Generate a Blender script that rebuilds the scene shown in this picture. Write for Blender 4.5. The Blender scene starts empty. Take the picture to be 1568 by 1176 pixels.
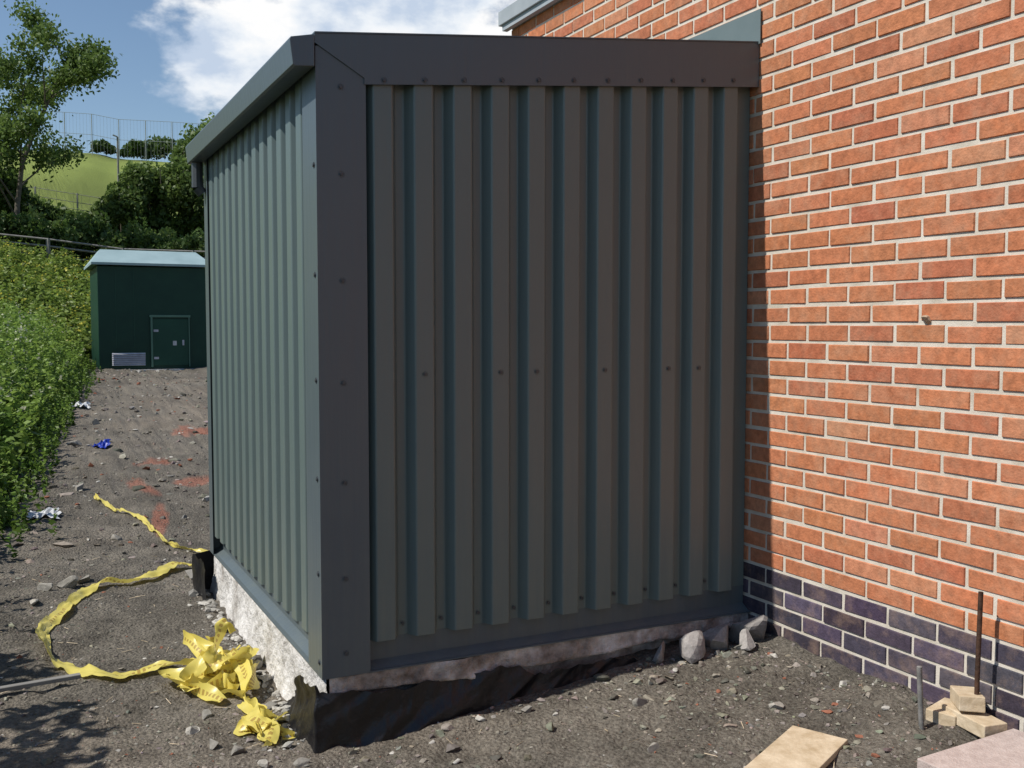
import bpy, math, random, time
import numpy as np
from mathutils import Vector, Matrix
random.seed(7); rng=np.random.default_rng(7)
S=bpy.context.scene
COL=S.collection
# ------------------------------------------------------------------ helpers
def sm(t):
    t=np.clip(t,0,1); return t*t*(3-2*t)
def _h(ix,iy,iz,seed):
    n=(ix*374761393+iy*668265263+iz*2147483647+seed*1274126177)&0xffffffff
    n=((n^(n>>13))*1274126177)&0xffffffff
    n=((n^(n>>16))*2246822519)&0xffffffff
    return ((n^(n>>15))&0xffff)/65535.0
def vnoise(x,y,z=0,seed=0):
    x=np.asarray(x,float);y=np.asarray(y,float)
    x,y=np.broadcast_arrays(x,y)
    ix=np.floor(x).astype(np.int64);iy=np.floor(y).astype(np.int64)
    fx=sm(x-ix);fy=sm(y-iy);o=np.int64(0)
    a=_h(ix,iy,o,seed);b=_h(ix+1,iy,o,seed);c=_h(ix,iy+1,o,seed);d=_h(ix+1,iy+1,o,seed)
    p=a+(b-a)*fx;q=c+(d-c)*fx
    return p+(q-p)*fy
def fbm(x,y,z=0,o=4,seed=0):
    s=0;a=1;t=0
    x=np.asarray(x,float);y=np.asarray(y,float)
    for i in range(o):
        s=s+a*(vnoise(x*2**i+7.3*i,y*2**i+3.1*i,0,seed+i)-.5);t+=a;a*=.5
    return s/t
def link(o,parent=None):
    COL.objects.link(o)
    if parent: o.parent=parent
    return o
def empty(name):
    e=bpy.data.objects.new(name,None); e.empty_display_size=.2; return link(e)
def npmesh(name,v,f,mat=None,parent=None,col=None,smooth=False):
    v=np.asarray(v,np.float32);f=np.asarray(f,np.int32);k=f.shape[1]
    me=bpy.data.meshes.new(name)
    me.vertices.add(len(v));me.vertices.foreach_set('co',v.ravel())
    me.loops.add(f.size);me.loops.foreach_set('vertex_index',f.ravel())
    me.polygons.add(len(f));me.polygons.foreach_set('loop_start',np.arange(0,f.size,k,dtype=np.int32))
    me.update(calc_edges=True)
    if col is not None:
        a=me.color_attributes.new('Col','FLOAT_COLOR','POINT')
        c=np.ones((len(v),4),np.float32);c[:,:3]=col
        a.data.foreach_set('color',c.ravel())
    me.polygons.foreach_set('use_smooth',np.full(len(me.polygons),bool(smooth)))
    if mat: me.materials.append(mat)
    return link(bpy.data.objects.new(name,me),parent)
def pymesh(name,v,f,mat,parent=None,bevel=0):
    me=bpy.data.meshes.new(name);me.from_pydata([tuple(p) for p in v],[],f);me.update()
    if mat: me.materials.append(mat)
    o=link(bpy.data.objects.new(name,me),parent)
    if bevel:
        m=o.modifiers.new('b','BEVEL');m.width=bevel;m.segments=2
    return o
BF=[(0,3,2,1),(4,5,6,7),(0,1,5,4),(1,2,6,5),(2,3,7,6),(3,0,4,7)]
def box(name,x0,x1,y0,y1,z0,z1,mat,parent=None,bevel=0):
    return pymesh(name,[(x0,y0,z0),(x1,y0,z0),(x1,y1,z0),(x0,y1,z0),(x0,y0,z1),(x1,y0,z1),(x1,y1,z1),(x0,y1,z1)],BF,mat,parent,bevel)
import bmesh
def prism(name,poly,axis,a,b,mat,parent=None,bevel=0):
    n=len(poly)
    if axis=='y': v=[(p[0],a,p[1]) for p in poly]+[(p[0],b,p[1]) for p in poly]
    elif axis=='x': v=[(a,p[0],p[1]) for p in poly]+[(b,p[0],p[1]) for p in poly]
    else: v=[(p[0],p[1],a) for p in poly]+[(p[0],p[1],b) for p in poly]
    f=[tuple(range(n)),tuple(range(2*n-1,n-1,-1))]+[(i,(i+1)%n,n+(i+1)%n,n+i) for i in range(n)]
    o=pymesh(name,v,f,mat,parent,bevel)
    bm=bmesh.new();bm.from_mesh(o.data);bmesh.ops.recalc_face_normals(bm,faces=bm.faces);bm.to_mesh(o.data);bm.free()
    return o
def tubes(paths,sides=6):
    V=[];F=[];n=0
    for pts,rad in paths:
        pts=[Vector(p) for p in pts]
        for i,p in enumerate(pts):
            d=(pts[min(i+1,len(pts)-1)]-pts[max(i-1,0)]).normalized()
            a=Vector((1,0,0))
            if abs(d.z)<.99: a=d.cross(Vector((0,0,1))).normalized()
            b=d.cross(a)
            for s in range(sides):
                t=2*math.pi*s/sides
                V.append((p+(a*math.cos(t)+b*math.sin(t))*rad[i])[:])
        for i in range(len(pts)-1):
            for s in range(sides):
                F.append((n+i*sides+s,n+i*sides+(s+1)%sides,n+(i+1)*sides+(s+1)%sides,n+(i+1)*sides+s))
        n+=len(pts)*sides
    return V,F
# ------------------------------------------------------------------ materials
def newmat(name):
    m=bpy.data.materials.new(name);m.use_nodes=True
    nt=m.node_tree;return m,nt,nt.nodes['Principled BSDF']
def N(nt,t,**k):
    n=nt.nodes.new(t)
    for a,b in k.items():
        if a in n.inputs: n.inputs[a].default_value=b
        else: setattr(n,a,b)
    return n
def ramp(nt,stops):
    r=nt.nodes.new('ShaderNodeValToRGB');e=r.color_ramp.elements
    while len(e)<len(stops): e.new(.5)
    for i,(p,c) in enumerate(stops):
        e[i].position=p;e[i].color=(*c,1) if len(c)==3 else c
    return r
def noisemat(name,stops,scale=5,detail=4,rough=.8,bump=0,bscale=None,bdist=.01,spec=.3,metal=0,coord='Object'):
    m,nt,b=newmat(name);L=nt.links
    tc=N(nt,'ShaderNodeTexCoord')
    n=N(nt,'ShaderNodeTexNoise',Scale=scale,Detail=detail,Roughness=.6)
    L.new(tc.outputs[coord],n.inputs['Vector'])
    r=ramp(nt,stops);L.new(n.outputs['Fac'],r.inputs[0]);L.new(r.outputs[0],b.inputs['Base Color'])
    b.inputs['Roughness'].default_value=rough;b.inputs['Specular IOR Level'].default_value=spec
    b.inputs['Metallic'].default_value=metal
    if bump:
        n2=N(nt,'ShaderNodeTexNoise',Scale=bscale or scale*4,Detail=4,Roughness=.65)
        L.new(tc.outputs[coord],n2.inputs['Vector'])
        bp=N(nt,'ShaderNodeBump',Strength=bump,Distance=bdist)
        L.new(n2.outputs['Fac'],bp.inputs['Height']);L.new(bp.outputs[0],b.inputs['Normal'])
    return m
def attrmat(name,rough=.8,nscale=40,lo=.7,hi=1.25,bump=.3,bscale=120,bdist=.004,spec=.25,trans=0,noise=True,stain=False):
    m,nt,b=newmat(name);L=nt.links
    at=N(nt,'ShaderNodeAttribute',attribute_name='Col')
    colout=at.outputs['Color']
    tc=N(nt,'ShaderNodeTexCoord')
    if noise:
        n=N(nt,'ShaderNodeTexNoise',Scale=nscale,Detail=5,Roughness=.7);L.new(tc.outputs['Object'],n.inputs['Vector'])
        mr=N(nt,'ShaderNodeMapRange');mr.inputs[1].default_value=.3;mr.inputs[2].default_value=.7;mr.inputs[3].default_value=lo;mr.inputs[4].default_value=hi
        L.new(n.outputs['Fac'],mr.inputs[0])
        mx=N(nt,'ShaderNodeVectorMath',operation='SCALE');L.new(colout,mx.inputs[0]);L.new(mr.outputs[0],mx.inputs['Scale'])
        colout=mx.outputs[0]
    if stain:
        n4=N(nt,'ShaderNodeTexNoise',Scale=11,Detail=6,Roughness=.7);L.new(tc.outputs['Object'],n4.inputs['Vector'])
        n5=N(nt,'ShaderNodeTexNoise',Scale=1.3,Detail=2);L.new(tc.outputs['Object'],n5.inputs['Vector'])
        ad=N(nt,'ShaderNodeMath',operation='MULTIPLY_ADD');ad.inputs[1].default_value=.5;L.new(n5.outputs['Fac'],ad.inputs[0]);L.new(n4.outputs['Fac'],ad.inputs[2])
        q=N(nt,'ShaderNodeMapRange');q.inputs[1].default_value=.72;q.inputs[2].default_value=1.05;q.inputs[3].default_value=.0;q.inputs[4].default_value=.38;L.new(ad.outputs[0],q.inputs[0])
        mm=N(nt,'ShaderNodeMix',data_type='RGBA');L.new(colout,mm.inputs['A']);mm.inputs['B'].default_value=(.50,.33,.22,1);L.new(q.outputs[0],mm.inputs['Factor']);colout=mm.outputs['Result']
    L.new(colout,b.inputs['Base Color'])
    b.inputs['Roughness'].default_value=rough;b.inputs['Specular IOR Level'].default_value=spec
    if bump:
        n2=N(nt,'ShaderNodeTexNoise',Scale=bscale,Detail=3);L.new(tc.outputs['Object'],n2.inputs['Vector'])
        bp=N(nt,'ShaderNodeBump',Strength=bump,Distance=bdist);L.new(n2.outputs['Fac'],bp.inputs['Height']);L.new(bp.outputs[0],b.inputs['Normal'])
    if trans:
        t=N(nt,'ShaderNodeBsdfTranslucent');L.new(colout,t.inputs[0])
        ms=N(nt,'ShaderNodeMixShader');ms.inputs[0].default_value=trans
        L.new(b.outputs[0],ms.inputs[1]);L.new(t.outputs[0],ms.inputs[2]);L.new(ms.outputs[0],nt.nodes['Material Output'].inputs[0])
    return m
def steelmat(name,base,dust=.5):
    m,nt,b=newmat(name);L=nt.links
    tc=N(nt,'ShaderNodeTexCoord')
    n=N(nt,'ShaderNodeTexNoise',Scale=3.5,Detail=5,Roughness=.7);L.new(tc.outputs['Object'],n.inputs['Vector'])
    mp=N(nt,'ShaderNodeMapping');mp.inputs['Scale'].default_value=(14,14,.9);L.new(tc.outputs['Object'],mp.inputs[0])
    n2=N(nt,'ShaderNodeTexNoise',Scale=3,Detail=3);L.new(mp.outputs[0],n2.inputs['Vector'])
    sp=N(nt,'ShaderNodeSeparateXYZ');L.new(tc.outputs['Object'],sp.inputs[0])
    mr=N(nt,'ShaderNodeMapRange');mr.inputs[1].default_value=1.5;mr.inputs[2].default_value=.2;mr.inputs[3].default_value=.03;mr.inputs[4].default_value=dust
    L.new(sp.outputs['Z'],mr.inputs[0])
    mu=N(nt,'ShaderNodeMath',operation='MULTIPLY');L.new(mr.outputs[0],mu.inputs[0])
    av=N(nt,'ShaderNodeMath',operation='MULTIPLY');L.new(n.outputs['Fac'],av.inputs[0]);L.new(n2.outputs['Fac'],av.inputs[1])
    a3=N(nt,'ShaderNodeMath',operation='MULTIPLY');a3.inputs[1].default_value=3.2;L.new(av.outputs[0],a3.inputs[0])
    L.new(a3.outputs[0],mu.inputs[1])
    mx=N(nt,'ShaderNodeMix',data_type='RGBA');mx.inputs['A'].default_value=(*base,1);mx.inputs['B'].default_value=(.20,.22,.175,1)
    L.new(mu.outputs[0],mx.inputs['Factor']);L.new(mx.outputs['Result'],b.inputs['Base Color'])
    r=N(nt,'ShaderNodeMapRange');r.inputs[3].default_value=.28;r.inputs[4].default_value=.46;L.new(n.outputs['Fac'],r.inputs[0]);L.new(r.outputs[0],b.inputs['Roughness'])
    bp=N(nt,'ShaderNodeBump',Strength=.12,Distance=.01);L.new(n2.outputs['Fac'],bp.inputs['Height']);L.new(bp.outputs[0],b.inputs['Normal'])
    b.inputs['Specular IOR Level'].default_value=.55
    return m
M_STEEL=steelmat('grey_coated_steel',(.112,.152,.152),.35)
M_FLASH=steelmat('grey_flashing',(.084,.108,.125),.2)
M_SCREW=noisemat('screw_head',[(0,(.04,.045,.05)),(1,(.08,.085,.09))],rough=.4,spec=.5)
M_BRICK=attrmat('brick',.9,34,.70,1.24,.6,110,.004,stain=True)
M_STONE=attrmat('stones',.95,60,.75,1.25,.4,150,.003,spec=.1)
M_LEAF=attrmat('leaf',.5,3,.85,1.15,0,trans=.42,spec=.3,noise=False)
M_MORTAR=noisemat('mortar',[(.25,(.44,.39,.31)),(.5,(.59,.54,.46)),(.8,(.72,.67,.59))],9,5,.95,.5,150,.004)
M_BARK=noisemat('bark',[(.3,(.06,.05,.04)),(.7,(.16,.14,.11))],8,4,.9)
M_CONC=noisemat('rough_concrete',[(.28,(.30,.27,.24)),(.45,(.56,.54,.51)),(.7,(.78,.76,.74))],6,7,.92,.9,30,.02)
M_DARKC=noisemat('stained_concrete',[(.34,(.16,.13,.11)),(.5,(.42,.37,.33)),(.64,(.70,.66,.62))],8,7,.92,.9,40,.015)
M_DPM=noisemat('black_polythene',[(.3,(.006,.006,.008)),(.60,(.012,.012,.014)),(.80,(.06,.057,.053))],5,6,.42,.5,16,.016,spec=.5)
M_TIMB=noisemat('sawn_timber',[(.3,(.42,.32,.20)),(.7,(.66,.55,.40))],14,5,.8,.3,60)
M_RUST=noisemat('rusty_steel',[(.3,(.03,.018,.012)),(.7,(.10,.05,.03))],30,5,.8,.4,80)
M_GALV=noisemat('dull_steel',[(.3,(.13,.13,.12)),(.7,(.25,.24,.23))],30,5,.6,.2,80)
M_COPE=noisemat('coping_grey',[(.3,(.30,.33,.35)),(.7,(.38,.41,.43))],4,4,.45)
M_ABUT=noisemat('abutment_flashing_grey',[(.3,(.12,.155,.155)),(.7,(.15,.185,.185))],4,4,.4,spec=.5)
M_SLAB=noisemat('pink_slab',[(.3,(.40,.32,.29)),(.7,(.55,.46,.42))],30,6,.9,.5,120)
M_GREEN=noisemat('green_grp',[(.3,(.006,.036,.024)),(.7,(.010,.047,.030))],3,5,.45)
M_GREEN2=noisemat('green_grp_door',[(.3,(.012,.055,.036)),(.7,(.016,.068,.043))],3,5,.45)
M_TRIM=noisemat('green_trim',[(.3,(.08,.16,.12)),(.7,(.1,.19,.14))],3,5,.5)
M_KROOF=noisemat('grp_roof',[(.3,(.24,.33,.34)),(.7,(.31,.41,.42))],2,5,.5)
M_VENT=noisemat('vent_grey',[(.3,(.35,.35,.4)),(.7,(.5,.5,.55))],8,5,.5)
M_WHITE=noisemat('white_plastic',[(.3,(.40,.41,.43)),(.7,(.65,.65,.65))],10,5,.5)
M_BLUE=noisemat('blue_plastic',[(.3,(.01,.03,.25)),(.7,(.02,.05,.4))],10,5,.4)
M_POST=noisemat('fence_wood',[(.3,(.16,.15,.14)),(.7,(.28,.27,.25))],6,5,.85)
M_MESH=noisemat('fence_steel',[(.3,(.20,.23,.23)),(.7,(.28,.31,.31))],6,5,.6)
# ------------------------------------------------------------------ terrain
def edge(y):
    y=np.asarray(y,float)
    return np.where(y<8.5,-.22-.05*(8.5-y),-.22+.100*(y-8.5))+.18*(vnoise(y*.9,0*y+3.3,0,5)-.5)
def terr0(x,y):
    x=np.asarray(x,float);y=np.asarray(y,float)
    z=np.clip(y-7,0,16.5)*.035
    z=z+1.0*sm((edge(y)-x)/2.6)*sm((y+12)/8)*(1-.6*sm((y-20)/8))
    d=np.clip(y-25.5,0,12.5); z=z+np.where(y>25.5,.26*d,0)
    z=z+.205*np.clip(y-38,0,82)+ 3.6*fbm(x*.02,y*.02,0,3,9)*sm((y-40)/30)
    z=z+.14*sm((x-1.0)/1.75)*(1-sm((y-5)/4))
    return z
def terr(x,y):
    x=np.asarray(x,float);y=np.asarray(y,float)
    z=terr0(x,y)
    rough=.045*fbm(x*1.3,y*1.3,0,3,1)+.042*np.maximum(fbm(x*5,y*5,0,3,2),-.1)+.032*fbm(x*14,y*14,0,3,3)
    z=z+rough*(1+.8*sm((y-7)/4))
    z=z+.035*sm((x-2.35)/.5)*(1-sm((y-3.4)/1))*(.4+1.2*vnoise(x*4,y*4,0,8))
    return z
def axis(lo,d0,d1,hi,step,g1=1.09,g0=1.25,mx=30):
    a=list(np.arange(d0,d1,step));s=step;p=a[-1]
    while p<hi: s=min(s*g1,mx);p+=s;a.append(p)
    s=step;p=d0;b=[]
    while p>lo: s=min(s*g0,mx*2);p-=s;b.append(p)
    return np.array(b[::-1]+a)
gx=axis(-600,-.6,2.95,600,.015,1.12,1.12,40);gy=axis(-300,2.0,6.6,900,.016,1.04,1.2,30)
GX,GY=np.meshgrid(gx,gy);GZ=terr(GX,GY)
nx,ny=len(gx),len(gy);idx=np.arange(nx*ny).reshape(ny,nx)
F=np.stack([idx[:-1,:-1],idx[:-1,1:],idx[1:,1:],idx[1:,:-1]],-1).reshape(-1,4)
x=GX.ravel();y=GY.ravel()
dirt=np.array([.172,.153,.126]);grass=np.array([.185,.225,.055]);soil=np.array([.06,.055,.035])
n1=fbm(x*.8,y*.8,0,4,20)[:,None];n2=fbm(x*6,y*6,0,3,21)[:,None]
c=dirt*(1+.7*n1+.8*n2)+np.array([.012,.0,-.006])*np.clip(n1*3,0,1)
sp_=np.zeros_like(x)
for (cx,cy,rx,ry,an) in [(.96,9.3,.10,.55,.15),(1.45,9.4,.30,.22,.5),(1.95,12.8,.32,.5,0),(.95,7.9,.07,.6,-.12),(1.25,10.6,.25,.2,.3)]:
    dx=(x-cx)*math.cos(an)+(y-cy)*math.sin(an);dy=-(x-cx)*math.sin(an)+(y-cy)*math.cos(an)
    sp_=np.maximum(sp_,1-np.sqrt((dx/rx)**2+(dy/ry)**2))
pm=(sm((sp_+.9*fbm(x*9,y*5,0,3,44))/.35)*.55)[:,None]*(sp_>0)[:,None]
c=c*(1-pm)+np.array([.38,.13,.08])*pm
bank=sm((edge(y)-x+.1)/.3)[:,None]
c=c*(1-bank)+soil*bank
far=np.maximum(sm((y-25)/3),sm((-x-5)/4))[:,None]
fn=fbm(x*.06,y*.06,0,4,30)[:,None]
c=c*(1-far)+grass*(1+.7*fn)*far
m,nt,b=newmat('ground_soil');L=nt.links
at=N(nt,'ShaderNodeAttribute',attribute_name='Col');tc=N(nt,'ShaderNodeTexCoord')
na=N(nt,'ShaderNodeTexNoise',Scale=45,Detail=6,Roughness=.78);L.new(tc.outputs['Object'],na.inputs['Vector'])
vo=N(nt,'ShaderNodeTexVoronoi',Scale=70);L.new(tc.outputs['Object'],vo.inputs['Vector'])
mr=N(nt,'ShaderNodeMapRange');mr.inputs[1].default_value=.3;mr.inputs[2].default_value=.7;mr.inputs[3].default_value=.42;mr.inputs[4].default_value=1.6;L.new(na.outputs['Fac'],mr.inputs[0])
mx=N(nt,'ShaderNodeVectorMath',operation='SCALE');L.new(at.outputs['Color'],mx.inputs[0]);L.new(mr.outputs[0],mx.inputs['Scale']);L.new(mx.outputs[0],b.inputs['Base Color'])
ad=N(nt,'ShaderNodeMath',operation='MULTIPLY_ADD');L.new(vo.outputs['Distance'],ad.inputs[0]);ad.inputs[1].default_value=-.7;L.new(na.outputs['Fac'],ad.inputs[2])
bp=N(nt,'ShaderNodeBump',Strength=1.0,Distance=.018);L.new(ad.outputs[0],bp.inputs['Height']);L.new(bp.outputs[0],b.inputs['Normal'])
b.inputs['Roughness'].default_value=.95;b.inputs['Specular IOR Level'].default_value=.15
npmesh('ground',np.stack([x,y,GZ.ravel()],1),F,m,col=np.clip(c,.01,1),smooth=True)
def tz(x,y): return float(terr(np.array([x]),np.array([y]))[0])
# ------------------------------------------------------------------ stones
def icos(sub):
    bm=bmesh.new();bmesh.ops.create_icosphere(bm,subdivisions=sub,radius=1)
    a=np.array([v.co[:] for v in bm.verts]);f=np.array([[v.index for v in q.verts] for q in bm.faces]);bm.free();return a,f
I1=icos(1);I2=icos(3)
def stones(name,pos,size,cols,hi=False,flat=.6):
    base,bf=I2 if hi else I1
    n=len(pos);pos=np.asarray(pos);size=np.asarray(size);m_=len(base)
    v=np.repeat(base[None],n,0)
    for _ in range(9 if hi else 5):
        d=rng.normal(size=(n,3));d/=np.linalg.norm(d,axis=1)[:,None];h=rng.uniform(.30,.72,n)
        k=np.einsum('nmi,ni->nm',v,d);over=np.clip(k-h[:,None],0,None);v-=over[...,None]*d[:,None,:]
    if not hi: v*=1+rng.normal(0,.14,(n,m_,1))
    else: v*=1+rng.normal(0,.012,(n,m_,1))
    v=v*np.stack([np.ones(n)*1.15,rng.uniform(.6,1,n),flat*rng.uniform(.6,1.3,n)],1)[:,None,:]*size[:,None,None]
    a=rng.uniform(0,6.28,n);t=rng.normal(0,.3,n)
    y_=v[...,1]*np.cos(t)[:,None]-v[...,2]*np.sin(t)[:,None];z_=v[...,1]*np.sin(t)[:,None]+v[...,2]*np.cos(t)[:,None]
    x_=v[...,0]*np.cos(a)[:,None]-y_*np.sin(a)[:,None];y2=v[...,0]*np.sin(a)[:,None]+y_*np.cos(a)[:,None]
    v=np.stack([x_,y2,z_],-1)+pos[:,None,:]
    F_=(bf[None]+np.arange(n)[:,None,None]*m_).reshape(-1,3)
    return npmesh(name,v.reshape(-1,3),F_,M_STONE,col=np.repeat(cols,m_,0))
def stonecols(n,red=.03,white=.04):
    base=np.array([.205,.185,.155])*rng.uniform(.5,1.45,(n,1))*(1+rng.normal(0,.05,(n,3)))
    u=rng.random(n)
    base[u<red]=np.array([.26,.11,.07]);base[(u>1-white)]=np.array([.42,.40,.36])*rng.uniform(.8,1.2)
    return base
n=26000
px=rng.uniform(-.6,2.86,n);py=1.8+(rng.random(n)**1.4)*9
dens=vnoise(px*1.7,py*1.7,0,40)
side=(px>2.1)&(py<3.5)
keep=((dens>.45)|side|(rng.random(n)<.35))&~((px>.90)&(py>3.40)&(py<5.8))
px,py=px[keep],py[keep];n=len(px)
sz=np.clip(rng.lognormal(-5.25,.52,n),.003,.032)
stones('gravel',np.stack([px,py,terr(px,py)+sz*.05],1),sz,stonecols(n))
n=2400
px=rng.uniform(-.3,3.5,n);py=rng.uniform(6.5,23,n);k=(px>edge(py)-.1)&(px<.35*py);px,py=px[k],py[k];n=len(px)
sz=np.clip(rng.lognormal(-3.95,.5,n),.01,.08)
stones('rubble',np.stack([px,py,terr(px,py)+sz*.05],1),sz,stonecols(n,.05,.08))
n=190
px=np.concatenate([rng.uniform(1.0,2.8,100),rng.uniform(2.2,2.82,90)]);py=np.concatenate([3.36-np.abs(rng.normal(0,.25,100)),rng.uniform(2,3.4,90)])
sz=np.clip(rng.lognormal(-4.15,.4,n),.010,.034)
stones('rubble',np.stack([px,py,terr(px,py)+sz*.1],1),sz,stonecols(n,.01,.12),True)
big=[(.23,6.2,.07),(.33,6.28,.05),(.12,6.15,.05),(.46,9.3,.10),(.05,5.9,.05),(2.05,3.05,.03),(2.42,2.75,.035),(1.35,2.85,.028),(.60,3.62,.03),(.66,3.50,.04),(.55,3.75,.03),
     (1.7,3.3,.03),(1.0,3.2,.03),(.9,6.1,.06),(.6,7.4,.04),(1.9,2.75,.03),(.55,12,.08),(.9,14,.07),(.62,3.9,.03),(.84,3.30,.03),(.72,3.36,.025)]
stones('rock',[np.array([a,b,tz(a,b)+s*.25]) for a,b,s in big],[s for *_,s in big],np.array([[.30,.28,.245]]*len(big))*rng.uniform(.8,1.3,(len(big),1)),True,.75)
blk=[(2.48,3.33,.085),(2.63,3.34,.10),(2.78,3.31,.105),(2.36,3.38,.055),(2.70,3.22,.05)]
stones('broken_block',[np.array([a,b,tz(a,b)+s*.35]) for a,b,s in blk],[s for *_,s in blk],np.array([[.27,.25,.235]]*len(blk))*rng.uniform(.9,1.2,(len(blk),1)),True,1.0)
P=[]
for i in range(260):
    a_=rng.uniform(-.4,2.8);b_=rng.uniform(2,8)
    if a_>.85 and b_>3.3: continue
    an=rng.uniform(0,6.28);l=rng.uniform(.02,.07);q=(a_+math.cos(an)*l,b_+math.sin(an)*l)
    P.append(([(a_,b_,tz(a_,b_)+.004),(q[0],q[1],tz(*q)+.006)],[.0015,.001]))
V,Fq=tubes(P,3);npmesh('twig_litter',V,Fq,M_TIMB)
# ------------------------------------------------------------------ brick building
XW=2.88;YE=5.80
bld=empty('brick_building')
V=[];C=[];Fq=[];k=0
z=-.209;row=0
while z+.065<3.40:
    off=0 if row%2==0 else .1125
    segs=[(YE-.1025,YE)] if off else []
    yy=YE-off
    while yy>-3.2:
        segs.append((yy-.215,yy));yy-=.225
    rj=rng.normal(0,.003)
    for q,(a,bb) in enumerate(segs):
        if q: a+=rj;bb+=rj
        j=rng.normal(0,.0014,4);o=rng.uniform(.0032,.0065);tl=np.clip(rng.normal(0,.0008,2),-.0018,.0018)
        y0,y1=a+j[0],bb+j[1];za,zb=z+j[2],z+.0645+j[3];i=.004
        V+=[(XW+.004,y0,za),(XW+.004,y1,za),(XW+.004,y1,zb),(XW+.004,y0,zb),
            (XW-o-tl[0],y0+i,za+i),(XW-o+tl[0],y1-i,za+i),(XW-o+tl[1],y1-i,zb-i),(XW-o-tl[1],y0+i,zb-i)]
        Fq+=[(k+7,k+6,k+5,k+4),(k,k+4,k+5,k+1),(k+1,k+5,k+6,k+2),(k+2,k+6,k+7,k+3),(k+3,k+7,k+4,k)];k+=8
        if z<.46-.03:
            cc=np.array([.070,.056,.080])*rng.uniform(.6,1.5)*(1+rng.normal(0,.06,3))
        else:
            u=rng.random()
            cc=np.array([.47,.172,.083])*rng.uniform(.92,1.08)
            if u<.10: cc=np.array([.41,.138,.072])*rng.uniform(.93,1.07)
            elif u>.88: cc=np.array([.50,.21,.115])*rng.uniform(.95,1.05)
            cc=cc*(1+rng.normal(0,.02,3))
        C+=[cc]*8
    z+=.075;row+=1
npmesh('brick_faces',V,Fq,M_BRICK,bld,col=np.array(C))
pymesh('mortar_joints',[(XW,-3.2,-.3),(XW,YE,-.3),(XW,YE,3.41),(XW,-3.2,3.41)],[(0,3,2,1)],M_MORTAR,bld)
m,nt,b=newmat('brick_texture_wall');L=nt.links
tc=N(nt,'ShaderNodeTexCoord');sp=N(nt,'ShaderNodeSeparateXYZ');cb=N(nt,'ShaderNodeCombineXYZ')
L.new(tc.outputs['Object'],sp.inputs[0]);L.new(sp.outputs['X'],cb.inputs['X']);L.new(sp.outputs['Z'],cb.inputs['Y'])
bt=N(nt,'ShaderNodeTexBrick',Scale=1);bt.inputs['Brick Width'].default_value=.225;bt.inputs['Row Height'].default_value=.075;bt.inputs['Mortar Size'].default_value=.005
bt.inputs['Color1'].default_value=(.47,.172,.085,1);bt.inputs['Color2'].default_value=(.42,.145,.07,1);bt.inputs['Mortar'].default_value=(.55,.5,.42,1)
L.new(cb.outputs[0],bt.inputs['Vector']);L.new(bt.outputs[0],b.inputs['Base Color']);b.inputs['Roughness'].default_value=.9
box('wall_core',XW+.02,12,-3.2,YE-.003,-.3,3.40,m,bld)
box('roof_coping',XW-.07,12.1,-3.3,YE+.06,3.41,3.50,M_COPE,bld,.004)
box('coping_drip',XW-.055,XW-.02,-3.3,YE+.03,3.375,3.409,M_COPE,bld)
o=stones('mortar_snot',[np.array([XW-.004,2.51,1.52])],[.028],np.array([[.40,.30,.21]]),True);o.parent=bld
# ------------------------------------------------------------------ shed
shed=empty('corrugated_metal_shed')
X0,Y0,Y1=.945,3.42,5.70;ZB=.245;SL=.107
def topz(X): return 2.50+SL*(X-X0)
PITCH=.1546;DEP=.046
def profile(cs,s0,s1):
    pts=[(s0,DEP)]
    for c in cs:
        for s,d in ((c-.0600,DEP),(c-.0360,0),(c+.0360,0),(c+.0600,DEP)):
            pts.append((s,d))
    pts.append((s1,DEP))
    return [p for p in pts if s0<=p[0]<=s1]
fc=[1.189+PITCH*i for i in range(11)]
pf=profile(fc,1.09,2.872)
YF=Y0+.006
def clad(name,pp,fn,flip,zb=.352,ztf=lambda s:2.46):
    v=[];f=[]
    for i,(s,d) in enumerate(pp):
        a,b_=fn(s,d);v+=[(a,b_,zb),(a,b_,ztf(s))]
        if i: f.append((2*i-2,2*i,2*i+1,2*i-1) if not flip else (2*i-2,2*i-1,2*i+1,2*i))
    o=pymesh(name,v,f,M_STEEL,shed)
    mo=o.modifiers.new('b','BEVEL');mo.width=.005;mo.segments=3;mo.limit_method='ANGLE';mo.angle_limit=math.radians(20)
    return o
clad('front_cladding',pf,lambda s,d:(s,YF+d),False,ztf=lambda s:topz(s)-.08)
sc=[3.69+PITCH*i for i in range(13)]
ps=profile(sc,3.56,Y1-.02);XS=X0+.006
clad('side_cladding',ps,lambda s,d:(XS+d,s),True)
clad('back_cladding',pf,lambda s,d:(s,Y1-.01-d),True,ztf=lambda s:topz(s)-.08)
T=.002
prism('corner_flashing',[(X0,Y0),(1.124,Y0),(1.124,Y0+.012),(1.122,Y0+.012),(1.122,Y0+T),(X0+T,Y0+T),(X0+T,3.60),(X0+.012,3.60),(X0+.012,3.602),(X0,3.602)],'z',ZB,2.47,M_FLASH,shed)
prism('back_corner_flashing',[(X0,Y1-.10),(X0,Y1),(1.10,Y1),(1.10,Y1-T),(X0+T,Y1-T),(X0+T,Y1-.10)],'z',ZB,2.45,M_FLASH,shed)
prism('front_base_flashing',[(Y0+.054,.40),(Y0+.056,.40),(Y0+.056,ZB+.02),(Y0+.02,ZB-.002),(Y0+.002,ZB-.002),(Y0+.002,ZB+.002),(Y0+.018,ZB+.004),(Y0+.054,ZB+.026)],'x',1.121,2.872,M_FLASH,shed)
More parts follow.
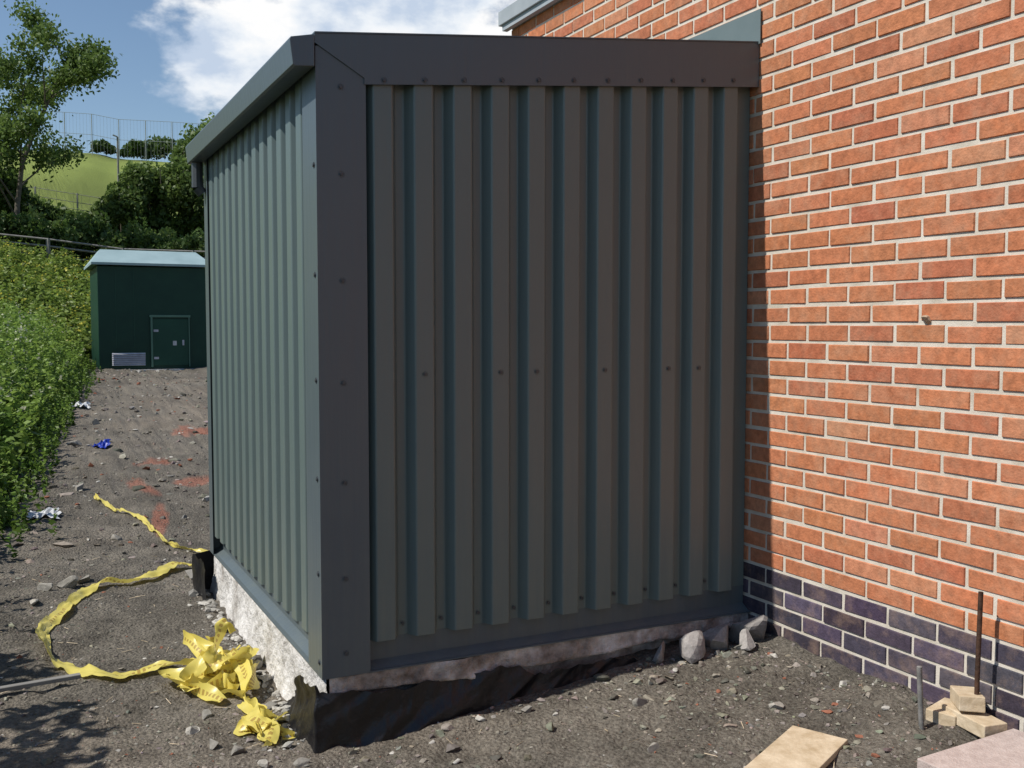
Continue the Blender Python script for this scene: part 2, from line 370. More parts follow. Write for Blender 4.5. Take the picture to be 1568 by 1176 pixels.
prism('side_base_flashing',[(X0+.054,.40),(X0+.056,.40),(X0+.056,ZB+.02),(X0+.02,ZB-.002),(X0+.002,ZB-.002),(X0+.002,ZB+.002),(X0+.018,ZB+.004),(X0+.054,ZB+.026)],'y',3.599,Y1-.003,M_FLASH,shed)
def verge(name,ya,yb):
    prism(name,[(X0-.004,topz(X0)-.03),(X0-.004,topz(X0)),(2.872,topz(2.872)),(2.872,topz(2.872)-.185),(1.118,topz(1.118)-.172),(1.118,topz(1.118)-.150)],'y',ya,yb,M_FLASH,shed)
verge('verge_flashing',Y0-.006,Y0-.002)
verge('verge_flashing_back',Y1+.002,Y1+.006)
prism('verge_cap',[(X0-.004,topz(X0)+.001),(2.872,topz(2.872)+.001),(2.872,topz(2.872)+.006),(X0-.004,topz(X0)+.006)],'y',Y0-.009,Y0+.12,M_FLASH,shed)
prism('roof_sheet',[(X0,topz(X0)-.04),(2.872,topz(2.872)-.04),(2.872,topz(2.872)-.004),(X0,topz(X0)-.004)],'y',Y0,Y1,M_FLASH,shed)
prism('eaves_gutter',[(X0-.006,topz(X0)-.004),(.858,2.478),(.854,2.470),(.864,2.386),(.872,2.382),(X0-.006,2.388)],'y',Y0-.012,Y1+.02,M_FLASH,shed,.002)
V,Fq=tubes([([(.905,5.66,2.39),(.905,5.66,2.25)],[.03,.03]),([(.905,5.66,2.25),(.93,5.66,2.22)],[.03,.028])],10)
npmesh('gutter_outlet',V,Fq,M_SCREW,shed)
prism('abutment_flashing',[(Y0-.02,2.70),(Y0-.02,2.845),(Y1,2.845),(Y1,2.70)],'x',XW-.016,XW-.012,M_ABUT,shed)
pth=[]
def screw(p,n):
    p=Vector(p);n=Vector(n)
    pth.append(([p,p+n*.0015],[.011,.011]));pth.append(([p,p+n*.0055,p+n*.0060],[.0062,.0062,.0003]))
for zz in (2.33,2.03,1.66,1.30,.945,.60,.33): screw((1.033,Y0,zz),(0,-1,0))
for zz in (2.06,1.68,1.31,.96,.62,.30): screw((X0,3.452,zz),(-1,0,0)); 
for i,c in enumerate(fc):
    screw((c,Y0-.006,topz(c)-.158),(0,-1,0))
    if i in (1,3,4,6,8,9): screw((c,YF,1.325),(0,-1,0))
    screw((c+PITCH/2,YF+DEP,.395),(0,-1,0)) if c<2.7 else None
for i,c in enumerate(sc):
    screw((XS+DEP,c-PITCH/2,.395),(-1,0,0))
V,Fq=tubes(pth,8);npmesh('fixing_screws',V,Fq,M_SCREW,shed)
box('concrete_slab',X0+.06,2.87,Y0+.09,Y1-.02,-.3,ZB-.012,M_DARKC,shed)
def fb(a,b,o=3,seed=0): return float(fbm(np.array([a]),np.array([b]),0,o,seed)[0])
def wrapgrid(name,path,z0f,z1f,ns,nz,disp,mat,parent):
    P=[Vector((a,b)) for a,b in path];Ls=[(P[i+1]-P[i]).length for i in range(len(P)-1)];T_=sum(Ls)
    BX=[];NX=[];SS=[];ZA=[];ZZ=[]
    for i in range(ns+1):
        s=T_*i/ns;k=0;r=s
        while k<len(Ls)-1 and r>Ls[k]: r-=Ls[k];k+=1
        d=(P[k+1]-P[k]).normalized();p=P[k]+d*r
        nrm=Vector((-d.y,d.x))
        for q in (k-1,k+1):
            if 0<=q<len(Ls):
                dq=(P[q+1]-P[q]).normalized();dist=r if q<k else Ls[k]-r
                if dist<.06: nrm=nrm+Vector((-dq.y,dq.x))*(1-dist/.06)
        nrm.normalize();BX.append(p[:]);NX.append(nrm[:]);SS.append(s);ZA.append(z0f(s,p));ZZ.append(z1f(s,p))
    BX=np.array(BX)[:,None,:];NX=np.array(NX)[:,None,:];t=np.linspace(0,1,nz+1)[None,:]
    s=np.array(SS)[:,None]+0*t;z=np.array(ZA)[:,None]*(1-t)+np.array(ZZ)[:,None]*t;t=t+0*s
    dd=disp(s,z,t)[...,None];xy=BX+NX*dd
    v=np.concatenate([xy,z[...,None]],-1).reshape(-1,3)
    a=np.arange((ns+1)*(nz+1)).reshape(ns+1,nz+1)
    f=np.stack([a[:-1,:-1],a[:-1,1:],a[1:,1:],a[1:,:-1]],-1).reshape(-1,4)
    return npmesh(name,v,f,mat,parent,smooth=True)
def ridge(a,b,seed): return 1-np.abs(fbm(a,b,0,2,seed))*5
wrapgrid('plinth_side_concrete',[(X0+.03,Y0+.04),(X0+.03,Y1+.02)],
   lambda s,p:-.15,lambda s,p:ZB-.004,240,40,
   lambda s,z,t:.005+(1-t)**2*.06+.03*fbm(s*5,z*6,0,4,50)+.014*fbm(s*30,z*30,0,3,51),M_CONC,shed)
wrapgrid('plinth_front_concrete',[(2.87,Y0+.05),(X0+.03,Y0+.05)],
   lambda s,p:-.05,lambda s,p:ZB-.004,300,30,
   lambda s,z,t:.064*sm((z-.150-.06*fbm(s*4,s*0,0,3,72))/.018)-.022+.030*fbm(s*5,z*6,0,4,70)+.016*fbm(s*26,z*26,0,3,71),M_DARKC,shed)
CL=2.86-X0
def dtop(s,p):
    if s<CL:
        x_=2.86-s
        h=.160+.02*float(sm(np.array((x_-1.25)/.1)))-.040*float(sm(np.array((x_-1.72)/.08)))+.04*float(sm(np.array((1.15-x_)/.1)))-.02*float(sm(np.array((x_-2.2)/.1)))
        return h+.05*fb(s*5,1.3,3,61)+.03*fb(s*23,4.3,2,67)
    q=s-CL;return .215-.26*float(sm(np.array((q-.08)/.55)))+.11*fb(s*11,1.3,3,64)
wrapgrid('damp_proof_membrane',[(2.86,Y0+.015),(X0-.01,Y0+.015),(X0-.01,4.10)],
   lambda s,p:-.12,dtop,460,40,
   lambda s,z,t:.010+(1-t)**1.5*.050+.026*fbm(s*3+z*5,z*4-s,0,3,62)+.015*ridge(s*6+z*9,z*3,63)-.024*np.abs(fbm(s*16+z*4,z*9,0,2,65)),M_DPM,shed)
wrapgrid('membrane_offcut',[(X0-.02,5.55),(X0-.05,5.78),(1.12,5.86)],
   lambda s,p:-.12,lambda s,p:.20+.1*fb(s*14,2,2,77),60,20,
   lambda s,z,t:.03+.05*fbm(s*8,z*7,0,3,78),M_DPM,shed)
n=260;py=rng.uniform(3.5,5.8,n);px=X0-.02-np.abs(rng.normal(0,.05,n));sz=np.clip(rng.lognormal(-4.3,.5,n),.006,.04)
stones('mortar_droppings',np.stack([px,py,terr(px,py)+sz*.2],1),sz,np.array([[.42,.40,.36]])*rng.uniform(.5,1.2,(n,1)))
# ------------------------------------------------------------------ hazard tape
m,nt,b=newmat('yellow_tape');L=nt.links
at=N(nt,'ShaderNodeAttribute',attribute_name='Col');sp=N(nt,'ShaderNodeSeparateColor');L.new(at.outputs['Color'],sp.inputs[0])
fr=N(nt,'ShaderNodeMath',operation='FRACT');mu=N(nt,'ShaderNodeMath',operation='MULTIPLY');mu.inputs[1].default_value=1.6;L.new(sp.outputs[0],mu.inputs[0]);L.new(mu.outputs[0],fr.inputs[0])
lt=N(nt,'ShaderNodeMath',operation='LESS_THAN');lt.inputs[1].default_value=.35;L.new(fr.outputs[0],lt.inputs[0])
mu2=N(nt,'ShaderNodeMath',operation='MULTIPLY');mu2.inputs[1].default_value=44;L.new(sp.outputs[0],mu2.inputs[0])
f2=N(nt,'ShaderNodeMath',operation='FRACT');L.new(mu2.outputs[0],f2.inputs[0]);l2=N(nt,'ShaderNodeMath',operation='LESS_THAN');l2.inputs[1].default_value=.55;L.new(f2.outputs[0],l2.inputs[0])
cm=N(nt,'ShaderNodeMath',operation='COMPARE');cm.inputs[1].default_value=.5;cm.inputs[2].default_value=.14;L.new(sp.outputs[1],cm.inputs[0])
a1=N(nt,'ShaderNodeMath',operation='MULTIPLY');L.new(lt.outputs[0],a1.inputs[0]);L.new(l2.outputs[0],a1.inputs[1])
a2=N(nt,'ShaderNodeMath',operation='MULTIPLY');L.new(a1.outputs[0],a2.inputs[0]);L.new(cm.outputs[0],a2.inputs[1])
mx=N(nt,'ShaderNodeMix',data_type='RGBA');mx.inputs['A'].default_value=(.78,.66,.16,1);mx.inputs['B'].default_value=(.48,.33,.08,1);L.new(a2.outputs[0],mx.inputs['Factor'])
L.new(mx.outputs['Result'],b.inputs['Base Color']);b.inputs['Roughness'].default_value=.35
tr=N(nt,'ShaderNodeBsdfTranslucent');L.new(mx.outputs['Result'],tr.inputs[0]);ms=N(nt,'ShaderNodeMixShader');ms.inputs[0].default_value=.3
L.new(b.outputs[0],ms.inputs[1]);L.new(tr.outputs[0],ms.inputs[2]);L.new(ms.outputs[0],nt.nodes['Material Output'].inputs[0])
M_TAPE=m
def catmull(P,n):
    P=[Vector(p) for p in P];P=[P[0]*2-P[1]]+P+[P[-1]*2-P[-2]];out=[]
    for i in range(1,len(P)-2):
        for j in range(n):
            t=j/n;a,b_,c_,d=P[i-1:i+3]
            out.append(.5*((2*b_)+(c_-a)*t+(2*a-5*b_+4*c_-d)*t*t+(3*b_-a-3*c_+d)*t**3))
    out.append(P[-2]);return out
def ribbon(pts,width,twist,seed,n=14):
    p=np.array([q[:] for q in catmull(pts,n)]);W=6
    d=np.gradient(p,axis=0);d/=np.linalg.norm(d,axis=1)[:,None]+1e-9
    s=np.concatenate([[0],np.cumsum(np.linalg.norm(np.diff(p,axis=0),axis=1))])
    side=np.cross(d,[0,0,1.]);side/=np.linalg.norm(side,axis=1)[:,None]+1e-6;up=np.cross(side,d)
    a=twist*fbm(s*3,0*s+seed*3.7,0,2,80+seed)*2;w=width*(1+.5*fbm(s*8,0*s+seed,0,2,90))
    ax=side*np.cos(a)[:,None]+up*np.sin(a)[:,None]
    t=np.linspace(-.5,.5,W+1)
    q=p[:,None,:]+ax[:,None,:]*(w[:,None]*t[None])[...,None]+up[:,None,:]*(.030*fbm(s[:,None]*18,t[None]*4+seed,0,2,95))[...,None]
    g=terr(q[...,0],q[...,1]);q[...,2]=np.maximum(q[...,2]+g,g+.006)+.003
    c=np.zeros(q.shape);c[...,0]=s[:,None];c[...,1]=(t+.5)[None]
    A=np.arange(len(p)*(W+1)).reshape(len(p),W+1)
    f=np.stack([A[:-1,:-1],A[:-1,1:],A[1:,1:],A[1:,:-1]],-1).reshape(-1,4)
    return q.reshape(-1,3),f,c.reshape(-1,3)
main=[(1.0,6.3,.03),(.86,6.40,.03),(.70,6.19,.03),(.52,6.12,.02),(.385,6.07,.03),(.26,5.85,.01),(.182,5.62,.03),(.10,5.40,.02),(.080,5.18,.04),(.10,4.95,.02),(.155,4.76,.01),(.30,4.53,.02),(.42,4.52,.01),(.54,4.51,.03),(.64,4.40,.05),(.72,4.32,.06)]
thin=[(.556,8.94,.02),(.66,8.4,.02),(.80,7.89,.02),(.87,7.4,.01),(.93,6.98,.02),(1.1,6.75,.02),(1.25,6.7,.02)]
down=[(.80,4.30,.12),(.81,4.10,.08),(.78,3.95,.04),(.79,3.82,.05),(.75,3.70,.05),(.80,3.60,.04),(.77,3.52,.02)]
VV=[];FF=[];CC=[];nn=0
def addr(r):
    global nn
    v,f,c=r;VV.append(v);CC.append(c);FF.append(f+nn);nn+=len(v)
addr(ribbon(main,.074,1.6,1));addr(ribbon(thin,.034,3,2));addr(ribbon(down,.068,3,3))
r_=random.Random(5)
for k in range(12):
    cx,cy=.72+r_.gauss(0,.05),4.33+r_.gauss(0,.08);pts=[]
    for q in range(6):
        pts.append((cx+r_.gauss(0,.06),cy+r_.gauss(0,.10),abs(r_.gauss(.03,.04))))
    addr(ribbon(pts,.062,5,10+k,12))
for k in range(6):
    cx,cy=.78+r_.gauss(0,.02),3.70+r_.gauss(0,.07);pts=[]
    for q in range(5): pts.append((cx+r_.gauss(0,.04),cy+r_.gauss(0,.07),abs(r_.gauss(.015,.02))))
    addr(ribbon(pts,.058,4,40+k,12))
addr(ribbon([(.72,4.38,.05),(.76,4.44,.13),(.80,4.46,.20),(.83,4.47,.14)],.05,3,60))
npmesh('hazard_tape',np.concatenate(VV),np.concatenate(FF),M_TAPE,col=np.concatenate(CC),smooth=True)
# ------------------------------------------------------------------ foreground bits
def plank(name,cx,cy,L_,W_,H_,ang,tilt,mat,zoff=0):
    o=box(name,-L_/2,L_/2,-W_/2,W_/2,0,H_,mat,None,.003)
    o.location=(cx,cy,float(terr0(np.array([cx]),np.array([cy]))[0])+zoff);o.rotation_euler=(0,tilt,ang);return o
plank('timber_board',1.93,2.26,1.0,.19,.022,math.atan2(.43,.9),-.03,M_TIMB,.03)
plank('timber_offcut',2.79,2.30,.15,.10,.05,.3,0,M_TIMB,.03)
plank('timber_offcut',2.78,2.20,.20,.09,.045,1.4,0,M_TIMB,.05)
plank('timber_offcut',2.80,2.24,.14,.08,.05,.9,.1,M_TIMB,.10)
plank('paving_slab',2.62,1.86,.46,.45,.04,.05,.0,M_SLAB,.035)
plank('timber_stick',.03,4.5,.36,.03,.018,.1,.0,M_POST,.02)
V,Fq=tubes([([(2.795,2.20,.0),(2.80,2.205,.35),(2.80,2.20,.635)],[.008]*3)],8);npmesh('rusty_rebar',V,Fq,M_RUST,smooth=True)
V,Fq=tubes([([(2.66,2.29,.0),(2.64,2.30,.38)],[.009]*2),([(2.64,2.30,.38),(2.639,2.30,.384)],[.009,.001])],8);npmesh('steel_pin',V,Fq,M_GALV,smooth=True)
def crumple(name,cx,cy,sx,sy,h,mat,seed):
    g=14;a,b_=np.meshgrid(np.linspace(-.5,.5,g),np.linspace(-.5,.5,g),indexing='ij')
    x_=cx+a*sx*(1+.6*fbm(b_*4,a*0+seed,0,2,seed));y_=cy+b_*sy*(1+.6*fbm(a*4,a*0+seed+3,0,2,seed))
    z_=terr(x_,y_)+.01+h*np.maximum(0,.4+2*fbm(a*5+seed,b_*5,0,3,seed))
    A=np.arange(g*g).reshape(g,g);f=np.stack([A[:-1,:-1],A[1:,:-1],A[1:,1:],A[:-1,1:]],-1).reshape(-1,4)
    return npmesh(name,np.stack([x_,y_,z_],-1).reshape(-1,3),f,mat)
crumple('plastic_litter',.16,8.3,.22,.32,.04,M_WHITE,3)
crumple('plastic_litter',.80,16.0,.3,.45,.06,M_WHITE,5)
crumple('blue_litter',.82,11.8,.18,.22,.05,M_BLUE,7)
# ------------------------------------------------------------------ substation kiosk
kio=empty('substation_kiosk');kx0,kx1,ky0,ky1=1.60,3.88,23.2,25.5;kb=.58
box('base',kx0-.1,kx1+.1,ky0-.16,ky1+.1,kb-.5,kb-.02,M_CONC,kio)
box('body',kx0,kx1,ky0,ky1,kb-.015,kb+2.22,M_GREEN,kio,.01)
e=.12;zt=kb+2.24
v=[(kx0-e,ky0-e,zt),(kx1+e,ky0-e,zt),(kx1+e,ky1+e,zt),(kx0-e,ky1+e,zt),(kx0-e,ky0-e,zt+.05),(kx1+e,ky0-e,zt+.05),(kx1+e,ky1+e,zt+.05),(kx0-e,ky1+e,zt+.05),
   (kx0+.12,ky0+.75,zt+.38),(kx1-.12,ky0+.75,zt+.38),(kx1-.12,ky1-.75,zt+.38),(kx0+.12,ky1-.75,zt+.38)]
pymesh('roof',v,[(0,3,2,1),(0,1,5,4),(1,2,6,5),(2,3,7,6),(3,0,4,7),(4,5,9,8),(5,6,10,9),(6,7,11,10),(7,4,8,11),(8,9,10,11)],M_KROOF,kio)
box('door',kx0+1.1,kx0+1.86,ky0-.025,ky0+.02,kb+.06,kb+1.08,M_GREEN2,kio,.004)
for nm,a in (('door_frame_left',(kx0+1.06,kx0+1.10,kb+.03,kb+1.12)),('door_frame_right',(kx0+1.86,kx0+1.88,kb+.03,kb+1.12)),('door_hood',(kx0+1.04,kx0+1.90,kb+1.12,kb+1.17))):
    box(nm,a[0],a[1],ky0-.05,ky0+.0,a[2],a[3],M_TRIM,kio)
for zz in (.2,.8): box('hinge',kx0+1.12,kx0+1.22,ky0-.035,ky0-.026,kb+zz,kb+zz+.05,M_VENT,kio)
box('handle',kx0+1.72,kx0+1.76,ky0-.045,ky0-.026,kb+.5,kb+.62,M_VENT,kio)
box('warning_plate',kx0+1.52,kx0+1.60,ky0-.03,ky0-.026,kb+.5,kb+.6,M_WHITE,kio)
box('vent_back',kx0+.24,kx0+.96,ky0-.02,ky0,kb+.06,kb+.36,M_GREEN2,kio)
for i in range(7): 
    zz=kb+.075+i*.04
    prism('vent_slat_%d'%i,[(ky0-.045,zz),(ky0-.02,zz+.03),(ky0-.02,zz+.02),(ky0-.04,zz-.006)],'x',kx0+.26,kx0+.94,M_VENT,kio)
for i,xx in enumerate((kx0+.35,kx0+.72)):
    box('panel_seam_%d'%i,xx,xx+.015,ky0-.006,ky0,kb+.45,kb+2.15,M_GREEN2,kio)
# ------------------------------------------------------------------ foliage
def leafmesh(name,cen,axis_,ln,wd,col,mat=M_LEAF,parent=None):
    n=len(cen);a=axis_/np.linalg.norm(axis_,axis=1)[:,None]
    r=rng.normal(size=(n,3));w=np.cross(a,r);w/=np.linalg.norm(w,axis=1)[:,None]+1e-9
    ln=np.asarray(ln)[:,None];wd=np.asarray(wd)[:,None]
    P=np.stack([cen-a*ln/2,cen+w*wd/2-a*ln*.08,cen+a*ln/2,cen-w*wd/2-a*ln*.08],1)
    return npmesh(name,P.reshape(-1,3),np.arange(4*n).reshape(n,4),mat,parent,col=np.repeat(col,4,0))
def weeds(bx,by,h,nl,leaf,cA,cB,flower=0,fc_=(.6,.5,.03),spread=.10):
    n=len(bx);bz=terr0(bx,by)
    t=np.tile(np.linspace(.08,1,nl),(n,1))+rng.normal(0,.03,(n,nl))
    lean=rng.normal(0,.10,(n,2))
    ang=rng.uniform(0,6.28,(n,nl));rr=spread*(1.15-.75*t)*rng.uniform(.3,1.2,(n,nl))*(h[:,None]/.8)
    X=bx[:,None]+lean[:,:1]*t*h[:,None]+np.cos(ang)*rr
    Y=by[:,None]+lean[:,1:]*t*h[:,None]+np.sin(ang)*rr
    Z=bz[:,None]+t*h[:,None]
    ax=np.stack([np.cos(ang),np.sin(ang),rng.uniform(-.7,.7,(n,nl))],-1).reshape(-1,3)
    sz=leaf*rng.uniform(.6,1.3,(n*nl))*(1.15-.5*t.ravel())
    mixv=np.repeat(rng.random(n),nl)[:,None]*.6+.4*vnoise(X.ravel()*1.1,Y.ravel()*1.1,0,33)[:,None]
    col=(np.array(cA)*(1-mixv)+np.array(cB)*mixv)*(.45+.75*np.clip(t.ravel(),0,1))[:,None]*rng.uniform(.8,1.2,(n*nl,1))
    cen=np.stack([X.ravel(),Y.ravel(),Z.ravel()],1);wd=sz*.5
    if flower:
        k=(t.ravel()>.88)&(np.repeat(rng.random(n),nl)<flower)
        col[k]=np.array(fc_)*rng.uniform(.8,1.1,(k.sum(),1));sz=np.where(k,sz*.6,sz);wd=np.where(k,sz*.8,wd)
    return cen,ax,sz,wd,col
def merge(name,parts):
    return leafmesh(name,*[np.concatenate([p[i] for p in parts]) for i in range(5)])
n=2300;by=rng.uniform(4.5,25,n);bx=edge(by)+.02-np.abs(rng.normal(0,.8,n))
h=np.clip(.30+.5*sm((edge(by)-bx)/.9)+rng.normal(0,.16,n),.15,1.1)
k=((by>8)|(bx<-.6))&(bx>edge(by)-2.2)
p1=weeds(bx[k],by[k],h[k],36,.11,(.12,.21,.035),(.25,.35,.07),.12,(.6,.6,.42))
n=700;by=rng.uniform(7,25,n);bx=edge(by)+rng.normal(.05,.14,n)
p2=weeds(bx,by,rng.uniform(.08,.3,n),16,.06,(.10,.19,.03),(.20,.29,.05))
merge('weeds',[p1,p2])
n=3400;by=rng.uniform(24,35,n);bx=rng.uniform(-4,6.5,n)
k=~((bx>kx0-.25)&(bx<kx1+.3)&(by<26));bx,by=bx[k],by[k];n=len(bx)
p3=weeds(bx,by,rng.uniform(.4,.95,n),22,.18,(.13,.21,.035),(.24,.30,.06),.22,(.58,.53,.08),.22)
merge('meadow_growth',[p3])
def bush(cx,cy,rx,ry,rz,zc,n,leaf,cA,cB,lumps=14,seed=0):
    r=np.random.default_rng(seed)
    d=r.normal(size=(lumps,3));d/=np.linalg.norm(d,axis=1)[:,None];d[:,2]=np.abs(d[:,2])*.9-.25
    L_=d*r.uniform(.35,.85,(lumps,1));rad=r.uniform(.25,.48,lumps)
    i=r.integers(0,lumps,n);q=r.normal(size=(n,3));q/=np.linalg.norm(q,axis=1)[:,None]
    q*=(r.random((n,1))**.35)*rad[i][:,None]
    P=L_[i]+q
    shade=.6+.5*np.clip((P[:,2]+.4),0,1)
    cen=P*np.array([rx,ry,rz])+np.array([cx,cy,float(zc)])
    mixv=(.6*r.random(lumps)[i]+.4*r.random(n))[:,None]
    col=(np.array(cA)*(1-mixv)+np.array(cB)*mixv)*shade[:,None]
    ax=r.normal(size=(n,3));ax[:,2]-=.3
    sz=leaf*r.uniform(.6,1.4,n)
    return cen,ax,sz,sz*.6,col
G1=(.05,.092,.022);G2=(.12,.19,.045);G3=(.19,.27,.07)
def T0(a,b_): return float(terr0(np.array([a]),np.array([b_]))[0])
parts=[]
for i in range(24):
    hx=-5+i*.62+random.uniform(-.2,.2);hy=43.5+random.uniform(-1.2,1.2)
    parts.append(bush(hx,hy,1.1,1.1,.95+random.uniform(-.2,.35),T0(hx,hy)+.55,1100,.20,G1,G2 if i%3 else G3,10,i))
for i in range(19):
    hx=-4+i*.65;hy=37+random.uniform(-.8,.8)
    parts.append(bush(hx,hy,.95,.9,1.0+random.uniform(-.3,.4),T0(hx,hy)+.7,950,.17,G1,G3 if i%2 else G2,10,100+i))
merge('hedge',parts)
def tree(name,x,y,h,seed,leaf=.16,nleaf=22,cA=G1,cB=G2,spread=.55,r0=.12,cl=.38,levels=3,first=.25):
    root=empty(name);r=random.Random(seed);z=T0(x,y)-.1
    P=[];tips=[]
    def br(p,d,l,rad,lev):
        pts=[p];q=p;dd=d.copy();n=5
        for i in range(n):
            dd=(dd+Vector((r.gauss(0,.12),r.gauss(0,.12),r.gauss(.03,.06)))).normalized();q=q+dd*l/n;pts.append(q)
        P.append((pts,[rad*(1-.7*i/n) for i in range(n+1)]))
        if lev>=levels-1: tips.extend(pts[2:])
        if lev<levels:
            m=(12 if lev==0 else 4)
            for i in range(m):
                t=first+(1-first)*(i+.5)/m if lev==0 else .3+.7*(i+.5)/m
                k=min(int(t*n),n-1);pp=pts[k].lerp(pts[k+1],t*n-k)
                a=r.uniform(0,6.28);sd=Vector((math.cos(a),math.sin(a),0))
                nd=(dd*(.55)+sd*spread*1.6+Vector((0,0,.25))).normalized()
                ll=l*(r.uniform(.30,.46))*(1-.5*t if lev==0 else .9)*1.1
                br(pp,nd,ll,rad*.45*(1-.4*t),lev+1)
    br(Vector((x,y,z)),Vector((0,0,1)),h*.92,r0,0)
    V,Fq=tubes(P,4);npmesh('trunk_and_limbs',V,Fq,M_BARK,root,smooth=True)
    T_=np.array([t[:] for t in tips]);g=np.random.default_rng(seed)
    i=np.repeat(np.arange(len(T_)),nleaf);sc_=g.uniform(.5,1.1,len(T_))[i][:,None]
    cen=T_[i]+g.normal(0,cl*.5,(len(i),3))*sc_
    mixv=(.6*g.random(len(T_))[i]+.4*g.random(len(i)))[:,None]
    col=np.array(cA)*(1-mixv)+np.array(cB)*mixv
    sz=leaf*g.uniform(.6,1.3,len(i))
    ax=g.normal(size=(len(i),3));ax[:,2]-=.4
    leafmesh('foliage',cen,ax,sz,sz*.55,col,parent=root)
    return root
tree('broadleaf_tree',.15,38,8.0,3,.16,15,(.075,.125,.03),(.18,.26,.06),.55,.11,.50,first=.10)
tree('broadleaf_tree',-2.2,39,7.5,8,.16,14,(.07,.12,.03),(.16,.23,.05),.55,.11,.50,first=.15)
def shrub(name,*a,**k):
    root=empty(name);
    p=bush(*a,**k);leafmesh('foliage',*p,parent=root)
    cx,cy,rx,ry,rz,zc=a[:6];zb=T0(cx,cy)
    ps=[]
    for i in range(7):
        t=i/7*6.28;ps.append(([(cx,cy,zb-.1),(cx+math.cos(t)*rx*.3,cy+math.sin(t)*ry*.3,zb+(zc-zb)*.6),(cx+math.cos(t)*rx*.6,cy+math.sin(t)*ry*.6,zc+rz*.4)],[.05,.035,.01]))
    V,Fq=tubes(ps,5);npmesh('stems',V,Fq,M_BARK,root)
shrub('willow_shrub',5.6,43.5,1.9,1.9,2.3,T0(5.6,43.5)+2.0,12000,.19,G1,G3,22,seed=201)
shrub('willow_shrub',7.4,45.5,1.5,1.8,3.2,T0(7.4,45.5)+2.7,11000,.19,G1,G3,22,seed=202)
shrub('willow_shrub',3.9,42.5,1.2,1.2,1.5,T0(3.9,42.5)+1.3,6000,.19,G1,G3,16,seed=203)
shrub('willow_shrub',-1.2,41,1.8,1.4,1.7,T0(-1.2,41)+1.3,8000,.2,G1,G2,18,seed=204)
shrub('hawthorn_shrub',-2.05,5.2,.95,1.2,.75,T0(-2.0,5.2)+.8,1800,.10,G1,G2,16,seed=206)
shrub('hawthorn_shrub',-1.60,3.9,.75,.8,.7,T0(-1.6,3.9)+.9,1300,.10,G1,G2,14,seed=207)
parts=[]
for i,(bx_,by_,s) in enumerate([(12,116,1.6),(15,117,2.2),(18,116,1.8),(9,119,1.2),(21,118,3.4),(24,117,3),(-4,120,1.5),(28,117,3.5),(17,112,1.2),(-12,119,3),(-20,118,3)]):
    parts.append(bush(bx_,by_,s*1.3,s*1.3,s,T0(bx_,by_)+s*.6,1200,.45,G1,G2,12,300+i))
merge('hilltop_bushes',parts)
# ------------------------------------------------------------------ fences
def fence(name,xs,yf,h,pr,rails,rr,mat,mesh=None):
    P=[]
    for x_ in xs:
        g=T0(x_,yf(x_));P.append(([(x_,yf(x_),g-.2),(x_,yf(x_),g+h)],[pr,pr]))
    for a,b_ in zip(xs[:-1],xs[1:]):
        for t in rails:
            P.append(([(a,yf(a),T0(a,yf(a))+h*t),(b_,yf(b_),T0(b_,yf(b_))+h*t)],[rr,rr]))
    if mesh:
        for a,b_ in zip(xs[:-1],xs[1:]):
            for i in range(mesh):
                q=a+(b_-a)*(i+.5)/mesh;P.append(([(q,yf(q),T0(q,yf(q))),(q,yf(q),T0(q,yf(q))+h)],[rr*.35]*2))
    V,Fq=tubes(P,4);npmesh(name,V,Fq,mat)
fence('post_and_rail_fence',[-10+i*2.2 for i in range(9)],lambda q:35.0,1.0,.06,(.45,.75,.97),.03,M_POST)
fence('sports_pitch_fence',[0+i*2.6 for i in range(12)],lambda q:118-.3*q,4.3,.045,(.5,1.0),.022,M_MESH,8)
fence('wire_fence',[-8+i*1.8 for i in range(10)],lambda q:52.0,1.1,.04,(.3,.6,.95),.015,M_POST,5)
V,Fq=tubes([([(6.6,74,T0(6.6,74)-.2),(6.6,74,T0(6.6,74)+3.8)],[.08,.06]),([(6.6,74,T0(6.6,74)+3.8),(6.3,74,T0(6.6,74)+3.9)],[.05,.05])],6);npmesh('wooden_pole',V,Fq,M_POST)
# ------------------------------------------------------------------ sky and sun
EL=math.radians(52);AZ=math.radians(-85.5)
sd=Vector((math.sin(AZ)*math.cos(EL),math.cos(AZ)*math.cos(EL),math.sin(EL)))
w=bpy.data.worlds.new('World');S.world=w;w.use_nodes=True;nt=w.node_tree;L=nt.links
bg=nt.nodes['Background'];out=nt.nodes['World Output']
sky=nt.nodes.new('ShaderNodeTexSky');sky.sky_type='NISHITA';sky.sun_disc=False;sky.sun_elevation=EL;sky.sun_rotation=AZ
sky.air_density=1.1;sky.dust_density=.15;sky.ozone_density=3.0
L.new(sky.outputs[0],bg.inputs[0]);bg.inputs[1].default_value=.105
tc=N(nt,'ShaderNodeTexCoord')
mp=N(nt,'ShaderNodeMapping');mp.inputs['Scale'].default_value=(1,1,1.7);L.new(tc.outputs['Generated'],mp.inputs[0])
n1=N(nt,'ShaderNodeTexNoise',Scale=7.5,Detail=7,Roughness=.55);L.new(mp.outputs[0],n1.inputs['Vector'])
vs=N(nt,'ShaderNodeVectorMath',operation='SUBTRACT');L.new(tc.outputs['Generated'],vs.inputs[0]);vs.inputs[1].default_value=(.30,.91,.26)
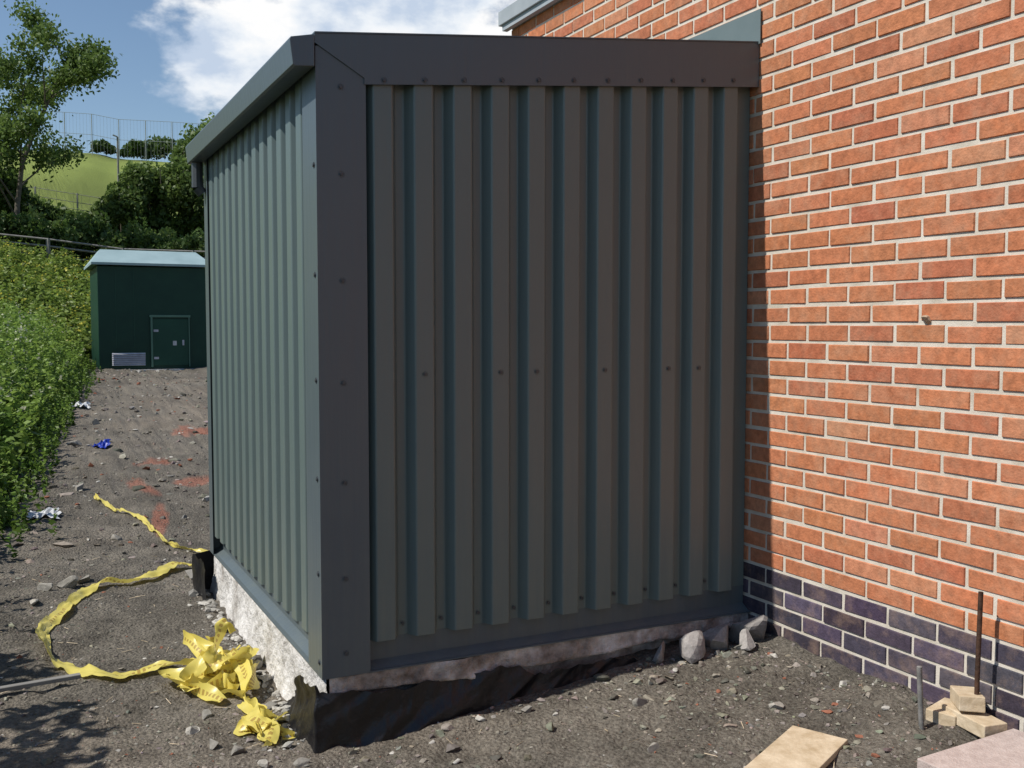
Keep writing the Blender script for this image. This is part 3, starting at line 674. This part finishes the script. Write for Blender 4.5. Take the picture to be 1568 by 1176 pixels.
vm=N(nt,'ShaderNodeVectorMath',operation='MULTIPLY');L.new(vs.outputs[0],vm.inputs[0]);vm.inputs[1].default_value=(1,1,1.9)
vl=N(nt,'ShaderNodeVectorMath',operation='LENGTH');L.new(vm.outputs[0],vl.inputs[0])
mr=N(nt,'ShaderNodeMapRange');mr.inputs[1].default_value=.08;mr.inputs[2].default_value=.32;mr.inputs[3].default_value=.19;mr.inputs[4].default_value=-.12;L.new(vl.outputs['Value'],mr.inputs[0])
ad=N(nt,'ShaderNodeMath',operation='ADD');L.new(mr.outputs[0],ad.inputs[0]);L.new(n1.outputs['Fac'],ad.inputs[1])
mk=N(nt,'ShaderNodeMapRange');mk.interpolation_type='SMOOTHSTEP';mk.inputs[1].default_value=.51;mk.inputs[2].default_value=.63;L.new(ad.outputs[0],mk.inputs[0])
cr=ramp(nt,[(.36,(.55,.65,.80)),(.48,(.84,.89,.95)),(.57,(1,1,1))])
n3=N(nt,'ShaderNodeTexNoise',Scale=11,Detail=6,Roughness=.55);L.new(mp.outputs[0],n3.inputs['Vector']);L.new(n3.outputs['Fac'],cr.inputs[0])
cb=N(nt,'ShaderNodeBackground');cb.inputs[1].default_value=1.0;L.new(cr.outputs[0],cb.inputs[0])
ms=N(nt,'ShaderNodeMixShader');L.new(mk.outputs[0],ms.inputs[0]);L.new(bg.outputs[0],ms.inputs[1]);L.new(cb.outputs[0],ms.inputs[2]);L.new(ms.outputs[0],out.inputs[0])
sl=bpy.data.lights.new('sun','SUN');sl.energy=5.0;sl.angle=math.radians(.53);sl.color=(1,.96,.89)
so=link(bpy.data.objects.new('sun',sl));so.rotation_euler=(-sd).to_track_quat('-Z','Y').to_euler();so.location=(-5,0,10)
# ------------------------------------------------------------------ camera
cd=bpy.data.cameras.new('camera');cd.sensor_width=36;cd.lens=35.13;cd.clip_start=.05;cd.clip_end=3000
co=link(bpy.data.objects.new('camera',cd));co.location=(0,0,1.5);co.rotation_euler=(math.radians(90-3.3),0,math.radians(-26.4))
S.camera=co
S.view_settings.view_transform='Standard';S.view_settings.look='None';S.view_settings.exposure=0
